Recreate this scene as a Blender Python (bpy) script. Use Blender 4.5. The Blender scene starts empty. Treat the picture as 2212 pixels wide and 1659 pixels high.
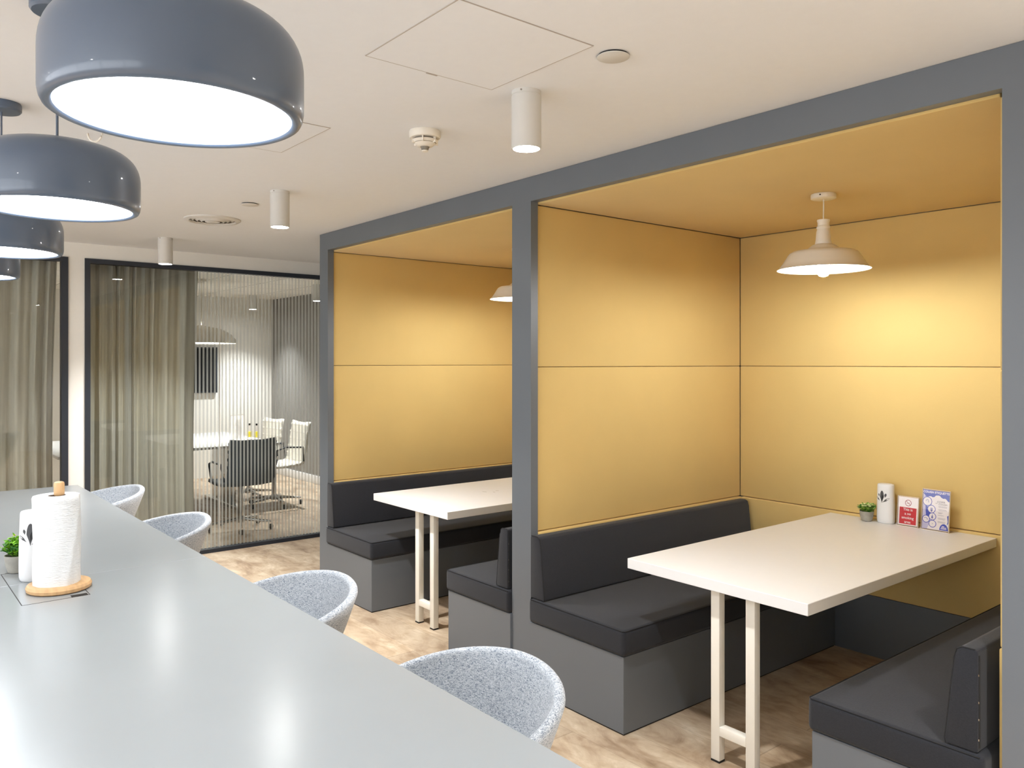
import bpy, bmesh, math, random
from mathutils import Vector, Matrix
random.seed(7)
PI = math.pi
S = bpy.context.scene
C = S.collection

# ------------------------------------------------------------------ camera, world, exposure
F_PX, YAW, HORIZON, EYE = 1733.9, 50.87, 782.5, 1.602
cam_data = bpy.data.cameras.new('camera')
cam = bpy.data.objects.new('camera', cam_data); C.objects.link(cam)
cam_data.sensor_width = 36.0
cam_data.lens = F_PX / 2212 * 36
cam_data.shift_y = -(829.5 - HORIZON) / 2212
cam_data.clip_start = 0.05
cam.location = (0, 0, EYE)
cam.rotation_euler = (PI / 2, 0, math.radians(YAW))
S.camera = cam

world = bpy.data.worlds.new('world'); S.world = world
world.use_nodes = True
world.node_tree.nodes['Background'].inputs[0].default_value = (0.93, 0.96, 1.0, 1)
world.node_tree.nodes['Background'].inputs[1].default_value = 3.8

S.view_settings.view_transform = 'Standard'
S.view_settings.look = 'None'
S.view_settings.exposure = 0.5
S.view_settings.gamma = 1.0
S.view_settings.use_curve_mapping = False
S.cycles.use_denoising = True
S.cycles.max_bounces = 10
S.cycles.diffuse_bounces = 6
S.cycles.transparent_max_bounces = 16
S.cycles.sample_clamp_indirect = 6.0
S.cycles.caustics_reflective = False
S.cycles.caustics_refractive = False

# light levels
SPOT_W, MEET_SPOT_W = 118.0, 125.0
PENDANT_E, BULB_E, MEET_E = 20.0, 420.0, 25.0

# ------------------------------------------------------------------ materials
def srgb(r, g, b):
    f = lambda v: (v / 255 / 12.92) if v / 255 <= 0.04045 else ((v / 255 + 0.055) / 1.055) ** 2.4
    return (f(r), f(g), f(b), 1)

def mat(name, col, rough=0.5, metal=0.0, bump=0.0, bscale=200.0, noise=0.0, nscale=30.0, spec=0.5, coat=0.0, sheen=0.0, stretch=None):
    m = bpy.data.materials.new(name); m.use_nodes = True
    nt = m.node_tree; b = nt.nodes['Principled BSDF']
    b.inputs['Base Color'].default_value = col
    b.inputs['Roughness'].default_value = rough
    b.inputs['Metallic'].default_value = metal
    b.inputs['Specular IOR Level'].default_value = spec
    b.inputs['Coat Weight'].default_value = coat
    b.inputs['Sheen Weight'].default_value = sheen
    tc = nt.nodes.new('ShaderNodeTexCoord')
    src = tc.outputs['Object']
    if stretch:
        mp = nt.nodes.new('ShaderNodeMapping'); mp.inputs['Scale'].default_value = stretch
        nt.links.new(src, mp.inputs['Vector']); src = mp.outputs['Vector']
    if bump > 0:
        n = nt.nodes.new('ShaderNodeTexNoise'); n.inputs['Scale'].default_value = bscale; n.inputs['Detail'].default_value = 4
        bp = nt.nodes.new('ShaderNodeBump'); bp.inputs['Strength'].default_value = bump; bp.inputs['Distance'].default_value = 0.002
        nt.links.new(src, n.inputs['Vector']); nt.links.new(n.outputs['Fac'], bp.inputs['Height']); nt.links.new(bp.outputs['Normal'], b.inputs['Normal'])
    n = nt.nodes.new('ShaderNodeTexNoise'); n.inputs['Scale'].default_value = nscale; n.inputs['Detail'].default_value = 6
    mx = nt.nodes.new('ShaderNodeMixRGB'); mx.blend_type = 'MULTIPLY'; mx.inputs['Fac'].default_value = 1
    cr = nt.nodes.new('ShaderNodeValToRGB')
    nz = max(noise, 0.01)
    cr.color_ramp.elements[0].position = 0.3; cr.color_ramp.elements[0].color = (1 - nz, 1 - nz, 1 - nz, 1)
    cr.color_ramp.elements[1].position = 0.7; cr.color_ramp.elements[1].color = (1 + nz * .4, 1 + nz * .4, 1 + nz * .4, 1)
    nt.links.new(src, n.inputs['Vector']); nt.links.new(n.outputs['Fac'], cr.inputs['Fac'])
    mx.inputs['Color1'].default_value = col
    nt.links.new(cr.outputs['Color'], mx.inputs['Color2']); nt.links.new(mx.outputs['Color'], b.inputs['Base Color'])
    return m

def emit(name, col, e):
    m = bpy.data.materials.new(name); m.use_nodes = True
    nt = m.node_tree; nt.nodes.clear()
    o = nt.nodes.new('ShaderNodeOutputMaterial'); em = nt.nodes.new('ShaderNodeEmission')
    em.inputs['Color'].default_value = col; em.inputs['Strength'].default_value = e
    nt.links.new(em.outputs[0], o.inputs['Surface'])
    return m

def glass_mat(name, tint=(0.93, 0.95, 0.95, 1), refl=1.0):
    m = bpy.data.materials.new(name); m.use_nodes = True
    nt = m.node_tree; nt.nodes.clear()
    o = nt.nodes.new('ShaderNodeOutputMaterial'); t = nt.nodes.new('ShaderNodeBsdfTransparent'); g = nt.nodes.new('ShaderNodeBsdfGlossy')
    fr = nt.nodes.new('ShaderNodeFresnel'); mx = nt.nodes.new('ShaderNodeMixShader')
    ge = nt.nodes.new('ShaderNodeNewGeometry'); mr = nt.nodes.new('ShaderNodeMapRange')
    mr.inputs['To Min'].default_value = 1.45; mr.inputs['To Max'].default_value = 1 / 1.45
    nt.links.new(ge.outputs['Backfacing'], mr.inputs['Value']); nt.links.new(mr.outputs[0], fr.inputs['IOR'])
    mt = nt.nodes.new('ShaderNodeMath'); mt.operation = 'MULTIPLY'; mt.inputs[1].default_value = refl
    t.inputs['Color'].default_value = tint; g.inputs['Roughness'].default_value = 0.0
    nt.links.new(fr.outputs[0], mt.inputs[0]); nt.links.new(mt.outputs[0], mx.inputs['Fac'])
    nt.links.new(t.outputs[0], mx.inputs[1]); nt.links.new(g.outputs[0], mx.inputs[2]); nt.links.new(mx.outputs[0], o.inputs['Surface'])
    return m

def film_mat():
    # frosted vertical stripes, 30 mm pitch, clear gaps
    m = bpy.data.materials.new('striped_film'); m.use_nodes = True
    nt = m.node_tree; nt.nodes.clear(); N = nt.nodes.new; L = nt.links.new
    o = N('ShaderNodeOutputMaterial'); t = N('ShaderNodeBsdfTransparent'); d = N('ShaderNodeBsdfDiffuse'); tr = N('ShaderNodeBsdfTranslucent')
    d.inputs[0].default_value = (.92, .92, .90, 1); tr.inputs[0].default_value = (.92, .92, .90, 1)
    m1 = N('ShaderNodeMixShader'); m1.inputs[0].default_value = .5; L(d.outputs[0], m1.inputs[1]); L(tr.outputs[0], m1.inputs[2])
    m2 = N('ShaderNodeMixShader'); m2.inputs[0].default_value = .62; L(t.outputs[0], m2.inputs[1]); L(m1.outputs[0], m2.inputs[2])
    tc = N('ShaderNodeTexCoord'); sp = N('ShaderNodeSeparateXYZ'); L(tc.outputs['Object'], sp.inputs[0])
    a = N('ShaderNodeMath'); a.operation = 'MULTIPLY'; a.inputs[1].default_value = 1 / .0315; L(sp.outputs['Y'], a.inputs[0])
    f = N('ShaderNodeMath'); f.operation = 'FRACT'; L(a.outputs[0], f.inputs[0])
    g = N('ShaderNodeMath'); g.operation = 'GREATER_THAN'; g.inputs[1].default_value = .5; L(f.outputs[0], g.inputs[0])
    m3 = N('ShaderNodeMixShader'); L(g.outputs[0], m3.inputs[0]); L(t.outputs[0], m3.inputs[1]); L(m2.outputs[0], m3.inputs[2]); L(m3.outputs[0], o.inputs['Surface'])
    return m

def sheet_mat():
    m = bpy.data.materials.new('translucent_sheet'); m.use_nodes = True
    nt = m.node_tree; nt.nodes.clear(); N = nt.nodes.new; L = nt.links.new
    o = N('ShaderNodeOutputMaterial'); t = N('ShaderNodeBsdfTransparent'); tr = N('ShaderNodeBsdfTranslucent'); mx = N('ShaderNodeMixShader')
    mx.inputs[0].default_value = .35; tr.inputs[0].default_value = (.9, .9, .88, 1)
    L(t.outputs[0], mx.inputs[1]); L(tr.outputs[0], mx.inputs[2]); L(mx.outputs[0], o.inputs['Surface'])
    return m

def floor_mat():
    m = bpy.data.materials.new('worn_oak_vinyl'); m.use_nodes = True
    nt = m.node_tree; N = nt.nodes.new; L = nt.links.new; b = nt.nodes['Principled BSDF']
    tc = N('ShaderNodeTexCoord')
    mp = N('ShaderNodeMapping'); mp.inputs['Scale'].default_value = (0.75, 1.5, 1); L(tc.outputs['Object'], mp.inputs['Vector'])
    br = N('ShaderNodeTexBrick'); br.inputs['Scale'].default_value = 1; br.inputs['Brick Width'].default_value = .95; br.inputs['Row Height'].default_value = .3
    br.inputs['Mortar Size'].default_value = .0022; br.inputs['Color1'].default_value = (.94, .94, .94, 1); br.inputs['Color2'].default_value = (1.05, 1.03, 1.0, 1)
    br.inputs['Mortar'].default_value = (.72, .7, .68, 1); L(mp.outputs[0], br.inputs['Vector'])
    mp2 = N('ShaderNodeMapping'); mp2.inputs['Scale'].default_value = (1.3, 2.6, 1); L(tc.outputs['Object'], mp2.inputs['Vector'])
    n1 = N('ShaderNodeTexNoise'); n1.inputs['Scale'].default_value = 2.4; n1.inputs['Detail'].default_value = 10; n1.inputs['Roughness'].default_value = .65; n1.inputs['Distortion'].default_value = .6
    L(mp2.outputs[0], n1.inputs['Vector'])
    cr = N('ShaderNodeValToRGB'); e = cr.color_ramp.elements
    e[0].position = .30; e[0].color = srgb(136, 114, 92)
    e[1].position = .72; e[1].color = srgb(212, 198, 178)
    k = cr.color_ramp.elements.new(.45); k.color = srgb(172, 152, 129)
    k = cr.color_ramp.elements.new(.58); k.color = srgb(190, 173, 150)
    L(n1.outputs['Fac'], cr.inputs['Fac'])
    n2 = N('ShaderNodeTexNoise'); n2.inputs['Scale'].default_value = 6; n2.inputs['Detail'].default_value = 8; n2.inputs['Distortion'].default_value = .9; L(mp2.outputs[0], n2.inputs['Vector'])
    cr2 = N('ShaderNodeValToRGB'); cr2.color_ramp.elements[0].position = .35; cr2.color_ramp.elements[0].color = (.84, .79, .73, 1); cr2.color_ramp.elements[1].position = .55; cr2.color_ramp.elements[1].color = (1.04, 1.04, 1.04, 1)
    L(n2.outputs['Fac'], cr2.inputs['Fac'])
    m1 = N('ShaderNodeMixRGB'); m1.blend_type = 'MULTIPLY'; m1.inputs[0].default_value = 1; L(cr.outputs[0], m1.inputs[1]); L(br.outputs['Color'], m1.inputs[2])
    m2 = N('ShaderNodeMixRGB'); m2.blend_type = 'MULTIPLY'; m2.inputs[0].default_value = .8; L(m1.outputs[0], m2.inputs[1]); L(cr2.outputs[0], m2.inputs[2])
    L(m2.outputs[0], b.inputs['Base Color']); b.inputs['Roughness'].default_value = .48
    return m

def tweed_mat(name, c0, c1):
    m = bpy.data.materials.new(name); m.use_nodes = True
    nt = m.node_tree; N = nt.nodes.new; L = nt.links.new; b = nt.nodes['Principled BSDF']
    tc = N('ShaderNodeTexCoord')
    mp = N('ShaderNodeMapping'); mp.inputs['Scale'].default_value = (1, 1, 2.6); L(tc.outputs['Object'], mp.inputs['Vector'])
    n = N('ShaderNodeTexNoise'); n.inputs['Scale'].default_value = 190; n.inputs['Detail'].default_value = 3; n.inputs['Distortion'].default_value = 1.5; L(mp.outputs[0], n.inputs['Vector'])
    cr = N('ShaderNodeValToRGB'); cr.color_ramp.elements[0].position = .36; cr.color_ramp.elements[0].color = c0; cr.color_ramp.elements[1].position = .58; cr.color_ramp.elements[1].color = c1
    L(n.outputs['Fac'], cr.inputs['Fac']); L(cr.outputs[0], b.inputs['Base Color'])
    bp = N('ShaderNodeBump'); bp.inputs['Strength'].default_value = .6; bp.inputs['Distance'].default_value = .002; L(n.outputs['Fac'], bp.inputs['Height']); L(bp.outputs[0], b.inputs['Normal'])
    b.inputs['Roughness'].default_value = .95; b.inputs['Sheen Weight'].default_value = .25; b.inputs['Specular IOR Level'].default_value = .2
    return m

def tile_ceiling_mat():
    m = mat('ceiling_tiles', srgb(232, 228, 218), .9)
    nt = m.node_tree; b = nt.nodes['Principled BSDF']; N = nt.nodes.new; L = nt.links.new
    br = N('ShaderNodeTexBrick'); br.offset = 0; br.inputs['Scale'].default_value = 1; br.inputs['Brick Width'].default_value = .6; br.inputs['Row Height'].default_value = .6
    br.inputs['Mortar Size'].default_value = .008; br.inputs['Color1'].default_value = srgb(232, 228, 218); br.inputs['Color2'].default_value = srgb(232, 228, 218); br.inputs['Mortar'].default_value = srgb(160, 158, 152)
    tc = N('ShaderNodeTexCoord'); L(tc.outputs['Object'], br.inputs['Vector']); L(br.outputs['Color'], b.inputs['Base Color'])
    return m

M = dict(
    ceiling=mat('ceiling_paint', srgb(228, 230, 233), .95, bump=.05, bscale=60),
    wall=mat('wall_paint', srgb(228, 226, 220), .9, bump=.1, bscale=180),
    grey_wall=mat('grey_wall_paint', srgb(120, 118, 114), .5),
    floor=floor_mat(),
    frame=mat('grey_laminate', srgb(101, 107, 114), .42, noise=.03, nscale=3),
    worktop=mat('pale_grey_worktop', srgb(150, 155, 158), .22, noise=.02, nscale=4, spec=.65),
    mustard=mat('mustard_fabric', srgb(212, 184, 120), .85, bump=.25, bscale=500, noise=.05, nscale=2.0, sheen=.15, spec=.25),
    charcoal=mat('charcoal_fabric', srgb(38, 40, 46), .92, bump=.6, bscale=420, noise=.22, nscale=160, stretch=(1, 1, 3), sheen=.15, spec=.25),
    piping=mat('charcoal_piping', srgb(26, 27, 30), .9, bump=.3, bscale=300),
    white_lam=mat('white_laminate', srgb(220, 221, 222), .38, noise=.01),
    white_metal=mat('white_powder_coat', srgb(232, 229, 220), .45, bump=.03),
    white_enamel=mat('white_enamel', srgb(226, 220, 208), .4),
    slate=mat('slate_blue_enamel', srgb(80, 94, 114), .34, spec=.6, coat=.25),
    slate_in=mat('white_inner_enamel', srgb(225, 230, 235), .5),
    cyl=mat('white_cylinder_paint', srgb(205, 203, 198), .6),
    plastic=mat('white_plastic', srgb(228, 222, 210), .45),
    grille=mat('shadow_grey_plastic', srgb(128, 122, 112), .6),
    gapline=mat('hatch_gap', srgb(176, 168, 160), .9),
    dark=mat('dark_gap', srgb(30, 28, 28), .7),
    black=mat('dark_navy_metal', srgb(36, 42, 52), .4),
    black_rub=mat('black_rubber', srgb(18, 18, 18), .7),
    screen=mat('black_screen', srgb(16, 17, 20), .15),
    chrome=mat('chrome', srgb(200, 200, 200), .12, metal=1),
    glass=glass_mat('clear_glass', refl=1.3),
    acrylic=glass_mat('clear_acrylic', (.96, .94, .93, 1), .55),
    film=film_mat(),
    thin_sheet=sheet_mat(),
    curtain=mat('greige_curtain', srgb(186, 180, 164), .9, bump=.3, bscale=400, noise=.12, nscale=60, stretch=(1, 1, .05), sheen=.2),
    tweed=tweed_mat('light_grey_tweed', srgb(106, 116, 130), srgb(190, 195, 200)),
    mesh=mat('slate_chair_fabric', srgb(72, 78, 84), .8, bump=.4, bscale=300),
    white_leather=mat('white_leather', srgb(226, 222, 212), .5, bump=.1),
    wood=mat('beech_wood', srgb(205, 165, 118), .5, bump=.1, bscale=90, noise=.2, nscale=14, stretch=(1, 6, 1)),
    paper=mat('kitchen_paper', srgb(220, 221, 221), .95, bump=1.0, bscale=90, stretch=(1, 1, 3)),
    card=mat('brown_card_tube', srgb(120, 105, 95), .9),
    concrete=mat('grey_concrete_pot', srgb(158, 155, 146), .85, bump=.3, bscale=120, noise=.18, nscale=40),
    soil=mat('dark_moss', srgb(38, 46, 22), .95, bump=.6, bscale=300),
    leaf=mat('fresh_green_leaf', srgb(128, 190, 36), .5, noise=.3, nscale=60),
    leaf2=mat('dark_green_leaf', srgb(58, 128, 44), .5, noise=.3, nscale=60),
    leaf3=mat('pale_green_leaf', srgb(152, 184, 84), .5, noise=.3, nscale=60),
    petal=mat('cream_petal', srgb(236, 242, 190), .7),
    yellow=mat('yellow_petal', srgb(238, 222, 60), .6),
    stem=mat('green_stem', srgb(96, 140, 48), .6),
    w_paper=mat('white_card', srgb(242, 243, 246), .7),
    red=mat('red_print', srgb(200, 52, 62), .6),
    red_dk=mat('dark_red_print', srgb(150, 50, 62), .6),
    blue=mat('blue_print', srgb(70, 88, 190), .6),
    lilac=mat('lilac_print', srgb(196, 198, 232), .6),
    grey_print=mat('grey_print', srgb(190, 192, 202), .7),
    ink=mat('ink_print', srgb(52, 52, 60), .7),
    motif=mat('motif_dark', srgb(62, 62, 64), .5),
    motif_lt=mat('motif_grey', srgb(130, 128, 128), .5),
)
E_PEND = emit('cool_white_diffuser', (.90, .95, 1.0, 1), PENDANT_E)
E_BULB = emit('bulb_glow', (.93, .96, 1.0, 1), BULB_E)
E_SPOT = emit('spot_lens', (1, .98, .95, 1), 110.0)
E_MEET = emit('meeting_diffuser', (1, .97, .9, 1), MEET_E)

# ------------------------------------------------------------------ mesh helpers
class MB:
    def __init__(s): s.v = []; s.f = []
    def add(s, vs, fs):
        o = len(s.v); s.v += [tuple(v) for v in vs]; s.f += [tuple(i + o for i in f) for f in fs]; return s
    def box(s, x0, x1, y0, y1, z0, z1, m=None):
        vs = [Vector(p) for p in ((x0, y0, z0), (x1, y0, z0), (x1, y1, z0), (x0, y1, z0), (x0, y0, z1), (x1, y0, z1), (x1, y1, z1), (x0, y1, z1))]
        if m: vs = [m @ v for v in vs]
        return s.add(vs, [(0, 3, 2, 1), (4, 5, 6, 7), (0, 1, 5, 4), (1, 2, 6, 5), (2, 3, 7, 6), (3, 0, 4, 7)])
    def lathe(s, prof, n=48, c=(0, 0, 0), sx=1, sy=1, cap0=True, cap1=True, m=None):
        vs = []
        for r, z in prof:
            for i in range(n):
                a = 2 * PI * i / n
                v = Vector((c[0] + r * sx * math.cos(a), c[1] + r * sy * math.sin(a), c[2] + z))
                vs.append(m @ v if m else v)
        fs = []
        for j in range(len(prof) - 1):
            for i in range(n):
                k = (i + 1) % n
                fs.append((j * n + i, j * n + k, (j + 1) * n + k, (j + 1) * n + i))
        if cap0: fs.append(tuple(reversed(range(n))))
        if cap1: fs.append(tuple(range((len(prof) - 1) * n, len(prof) * n)))
        return s.add(vs, fs)
    def tube(s, pts, r, n=8, closed=False):
        pts = [Vector(p) for p in pts]; vs = []; N_ = len(pts)
        up = Vector((0, 0, 1))
        for i, p in enumerate(pts):
            a = pts[(i - 1) % N_] if (closed or i > 0) else p
            b = pts[(i + 1) % N_] if (closed or i < N_ - 1) else p
            d = (b - a).normalized()
            u = up if abs(d.z) < .95 else Vector((1, 0, 0))
            x = d.cross(u).normalized(); y = x.cross(d).normalized()
            rr = r[i] if isinstance(r, (list, tuple)) else r
            for k in range(n):
                t = 2 * PI * k / n
                vs.append(p + x * rr * math.cos(t) + y * rr * math.sin(t))
        fs = []
        for i in range(N_ if closed else N_ - 1):
            j = (i + 1) % N_
            for k in range(n):
                l = (k + 1) % n
                fs.append((i * n + k, i * n + l, j * n + l, j * n + k))
        if not closed:
            fs.append(tuple(reversed(range(n)))); fs.append(tuple(range((N_ - 1) * n, N_ * n)))
        return s.add(vs, fs)
    def prism(s, poly, axis, a, b):
        # extrude a 2-D outline along an axis ('x','y','z') from a to b
        def P(u, v, w):
            return {'x': (w, u, v), 'y': (u, w, v), 'z': (u, v, w)}[axis]
        n = len(poly)
        vs = [P(u, v, a) for u, v in poly] + [P(u, v, b) for u, v in poly]
        return s.add(vs, [tuple(range(n)), tuple(reversed(range(n, 2 * n)))] + [(i, i + n, (i + 1) % n + n, (i + 1) % n) for i in range(n)])
    def build(s, name, m, parent=None, bevel=0.0, seg=3, smooth=True, angle=35, loc=None):
        me = bpy.data.meshes.new(name); me.from_pydata(s.v, [], s.f); me.validate()
        bm = bmesh.new(); bm.from_mesh(me)
        bmesh.ops.recalc_face_normals(bm, faces=bm.faces)
        if bevel > 0:
            es = [e for e in bm.edges if len(e.link_faces) == 2 and e.calc_face_angle(0) > math.radians(30)]
            bmesh.ops.bevel(bm, geom=es, offset=bevel, segments=seg, profile=.5, affect='EDGES', clamp_overlap=True)
        bm.to_mesh(me); bm.free()
        if smooth:
            me.shade_smooth(); me.set_sharp_from_angle(angle=math.radians(angle))
        me.materials.append(m)
        o = bpy.data.objects.new(name, me); C.objects.link(o)
        if parent: o.parent = parent
        if loc: o.location = loc
        return o

def thing(name, label, cat, loc=(0, 0, 0), rz=0, group=None):
    o = bpy.data.objects.new(name, None); C.objects.link(o)
    o.empty_display_size = .1
    o.location = loc; o.rotation_euler = (0, 0, rz); o['label'] = label; o['category'] = cat
    if group: o['group'] = group
    return o
def tag(o, label, cat, group=None):
    o['label'] = label; o['category'] = cat
    if group: o['group'] = group
    return o
def struct(o):
    o['kind'] = 'structure'; return o
def dup(root, loc, rz=None, label=None, group=None):
    def cp(o, par):
        c = o.copy(); C.objects.link(c)
        if par: c.parent = par
        for ch in list(o.children): cp(ch, c)
        return c
    r = cp(root, None); r.location = loc
    if rz is not None: r.rotation_euler = (0, 0, rz)
    if label: r['label'] = label
    if group: r['group'] = group
    return r
def text(body, size, m, parent, loc, rot=(PI / 2, 0, 0), name='lettering', ext=.0002, bold=0.0, sx=1.0, align='CENTER'):
    cu = bpy.data.curves.new(name, 'FONT'); cu.body = body; cu.size = size; cu.align_x = align; cu.align_y = 'CENTER'
    cu.extrude = ext; cu.offset = bold; cu.space_line = .95
    tmp = bpy.data.objects.new('tmp', cu); C.objects.link(tmp)
    dg = bpy.context.evaluated_depsgraph_get(); me = bpy.data.meshes.new_from_object(tmp.evaluated_get(dg))
    bpy.data.objects.remove(tmp); me.materials.clear(); me.materials.append(m)
    o = bpy.data.objects.new(name, me); C.objects.link(o); o.parent = parent; o.location = loc; o.rotation_euler = rot; o.scale = (sx, 1, 1)
    return o
def spot_light(parent, z, watts, size=104, blend=1.0, r=.035, col=(1, .995, .99)):
    l = bpy.data.lights.new('spot_lamp', 'SPOT'); l.energy = watts; l.spot_size = math.radians(size); l.spot_blend = blend; l.shadow_soft_size = r; l.color = col
    o = bpy.data.objects.new('spot_lamp', l); C.objects.link(o); o.parent = parent; o.location = (0, 0, z)
    return o

# ------------------------------------------------------------------ setting
ZC = 2.512
GX = -6.837
YW = 4.295           # booth back lining face
FLOOR = struct(MB().box(-12.2, 3.2, -3.4, 5.6, -.1, 0).build('floor', M['floor'], smooth=False))
cl = MB().box(GX - .1, 3.2, -3.4, 5.6, ZC, ZC + .1).build('ceiling', M['ceiling'], smooth=False); struct(cl)
cm = MB().box(-12.2, GX - .1, -3.4, 5.6, ZC, ZC + .1).build('ceiling', tile_ceiling_mat(), smooth=False); struct(cm)
struct(MB().box(3.0, 3.2, -3.4, 4.8, 0, ZC).build('wall_right', M['wall'], smooth=False))
w = MB(); w.box(-12.2, -6.2, -3.4, -3.2, 0, ZC); w.box(2.4, 3.0, -3.4, -3.2, 0, ZC); w.box(-6.2, 2.4, -3.4, -3.2, 0, .75); w.box(-6.2, 2.4, -3.4, -3.2, 2.42, ZC)
struct(w.build('wall_front', M['wall'], smooth=False))
w = MB()
for i in range(7):
    x = -6.2 + 8.6 * i / 6; w.box(x - .03, x + .03, -3.33, -3.27, .75, 2.42)
w.box(-6.2, 2.4, -3.33, -3.27, .75, .80); w.box(-6.2, 2.4, -3.33, -3.27, 2.37, 2.42)
struct(w.build('fill_window', M['black'], smooth=False))  # unseen window and its opening, added to let in fill light
struct(MB().box(GX - .1, 3.0, 4.67, 4.87, 0, ZC).build('wall_back', M['wall'], smooth=False))
struct(MB().box(-12.2, GX - .1, 4.67, 4.87, 0, ZC).build('wall_meeting_right', M['grey_wall'], smooth=False))
struct(MB().box(-11.5, -11.3, -3.2, 4.67, 0, ZC).build('wall_meeting_far', M['wall'], smooth=False))
struct(MB().box(-11.29, GX - .1, -1.3, -1.2, 0, ZC).build('wall_meeting_left', M['wall'], smooth=False))
struct(MB().box(-11.3, GX - .1, 4.655, 4.67, 0, .11).build('baseboard_meeting', M['white_lam'], bevel=.003))
struct(MB().box(-.70, 3.0, 2.56, 2.66, 0, ZC).build('wall_booth_side', M['wall'], smooth=False))
# partition wall with two glazed openings
GT = 2.399
YP0, YP1 = 1.228, 1.341
w = MB()
w.box(GX - .1, GX + .0, -3.2, 4.67, GT, ZC)
w.box(GX - .1, GX + .0, YP0, YP1, 0, GT)
w.box(GX - .1, GX + .0, -3.2, -1.2, 0, GT)
w.box(GX - .1, GX + .0, 4.5, 4.67, 0, GT)
struct(w.build('wall_left', M['wall'], smooth=False))
def glazing(y0, y1, joint, film0, name):
    e = bpy.data.objects.new(name, None); C.objects.link(e); e.location = (GX, y0, 0); struct(e)
    H = y1 - y0; t = .045
    f = MB()
    f.box(-.06, .012, 0, t * .85, 0, GT); f.box(-.06, .012, H - t, H, 0, GT)
    f.box(-.06, .012, t * .85, H - t, GT - .035, GT); f.box(-.06, .012, t * .85, H - t, 0, .032)
    f.build('window_frame', M['black'], e, smooth=False)
    js = [t * .85] + joint + [H - t]
    for a, b in zip(js[:-1], js[1:]):
        MB().box(-.031, -.019, a + .002, b - .002, .032, GT - .035).build('glass_pane', M['glass'], e, smooth=False)
    for a in joint:
        MB().box(-.032, -.018, a - .002, a + .002, .032, GT - .035).build('glass_joint', M['plastic'], e, smooth=False)
    if film0 is not None:
        MB().add([(-.034, film0, .032), (-.034, H - t, .032), (-.034, H - t, GT - .035), (-.034, film0, GT - .035)], [(0, 1, 2, 3)]).build('striped_film', M['film'], e, smooth=False)
glazing(YP1, 4.5, [2.379 - YP1], 2.16 - YP1, 'window_1')
glazing(-1.2, YP0, [0.0 + 1.2 - .2], None, 'window_2')

# curtains
def curtain(y0, y1, label, loc_x, seed):
    rnd = random.Random(seed)
    n = int((y1 - y0) / .006); vs = []; H0, H1 = .03, 2.47
    ph = 0; off = []
    for i in range(n + 1):
        ph += .006 / (.016 + .010 * math.sin(i * .031 + seed) + .004 * rnd.random()) * .9
        off.append((math.sin(ph + .8 * math.sin(ph)) * .040 + math.sin(ph * .47 + 1) * .014, math.sin(ph * .5) * .010))
    rows = 9
    for j in range(rows + 1):
        z = H1 + (H0 - H1) * j / rows; k = j / rows
        for i in range(n + 1):
            y = y0 + (y1 - y0) * i / n
            edge = (y - y0) / (y1 - y0)
            pinch = .035 * math.sin(k * PI * .8) * edge
            vs.append((off[i][0] * (.75 + .35 * k), y - pinch * 1.0 + off[i][1] * k, z))
    fs = [(j * (n + 1) + i, j * (n + 1) + i + 1, (j + 1) * (n + 1) + i + 1, (j + 1) * (n + 1) + i) for j in range(rows) for i in range(n)]
    t = thing('curtain', label, 'curtain', (loc_x, 0, 0))
    o = MB().add(vs, fs).build('drape', M['curtain'], t, angle=80)
    md = o.modifiers.new('thickness', 'SOLIDIFY'); md.thickness = .003
    MB().box(-.02, .02, y0 - .02, y1 + .05, 2.47, 2.512).build('curtain_track', M['white_metal'], t, smooth=False)
curtain(1.36, 2.26, 'greige floor-length curtain drawn to the left half of the striped glass', GX - .17, 3)
curtain(-1.1, 1.19, 'greige curtain behind the glass left of the white pier', GX - .17, 5)

# ------------------------------------------------------------------ ceiling hatches, devices
def hatch(x0, x1, y0, y1, label):
    e = thing('access_hatch', label, 'ceiling hatch', (0, 0, 0), group=None)
    MB().box(x0 + .003, x1 - .003, y0 + .003, y1 - .003, ZC - .002, ZC - .0005).build('hatch_panel', M['ceiling'], e, smooth=False)
    t = .003; g = MB()
    g.box(x0, x1, y0, y0 + t, ZC - .0022, ZC - .0002); g.box(x0, x1, y1 - t, y1, ZC - .0022, ZC - .0002)
    g.box(x0, x0 + t, y0 + t, y1 - t, ZC - .0022, ZC - .0002); g.box(x1 - t, x1, y0 + t, y1 - t, ZC - .0022, ZC - .0002)
    g.build('gap_line', M['gapline'], e, smooth=False)
    MB().box(x0 - .004, x0 + .001, (y0 + y1) / 2 - .02, (y0 + y1) / 2 + .02, ZC - .004, ZC - .002).build('finger_catch', M['gapline'], e, smooth=False)
hatch(-2.12, -1.64, 1.163, 1.637, 'square access hatch flush in the ceiling near the nearest cylinder spotlight')
hatch(-3.33, -2.86, .95, 1.42, 'square access hatch in the ceiling partly hidden behind the large pendant')

def cyl_spot(loc, label, watts, group=None, proto=[None]):
    if proto[0] is None:
        t = thing('ceiling_spotlight', label, 'spotlight', loc, group=group)
        MB().lathe([(.050, 0), (.050, -.012), (.0485, -.013), (.0485, -.016), (.0505, -.017), (.0505, -.186), (.0495, -.192), (.045, -.192), (.045, -.184)], 48, cap0=True, cap1=False).build('lamp_housing', M['cyl'], t)
        MB().lathe([(.045, -.1865), (.0449, -.1880)], 40).build('lens', E_SPOT, t)
        a = math.radians(-60)
        MB().lathe([(.003, 0), (.003, .002)], 12, m=Matrix.Rotation(a, 4, 'Z') @ Matrix.Translation((.050, 0, -.0065)) @ Matrix.Rotation(PI / 2, 4, 'Y')).build('fixing_screw', M['grille'], t)
        proto[0] = t
    else:
        t = dup(proto[0], loc, None, label, group)
    spot_light(t, -.196, watts)
    return t
g = 'cylinder spotlights down the ceiling'
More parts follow.
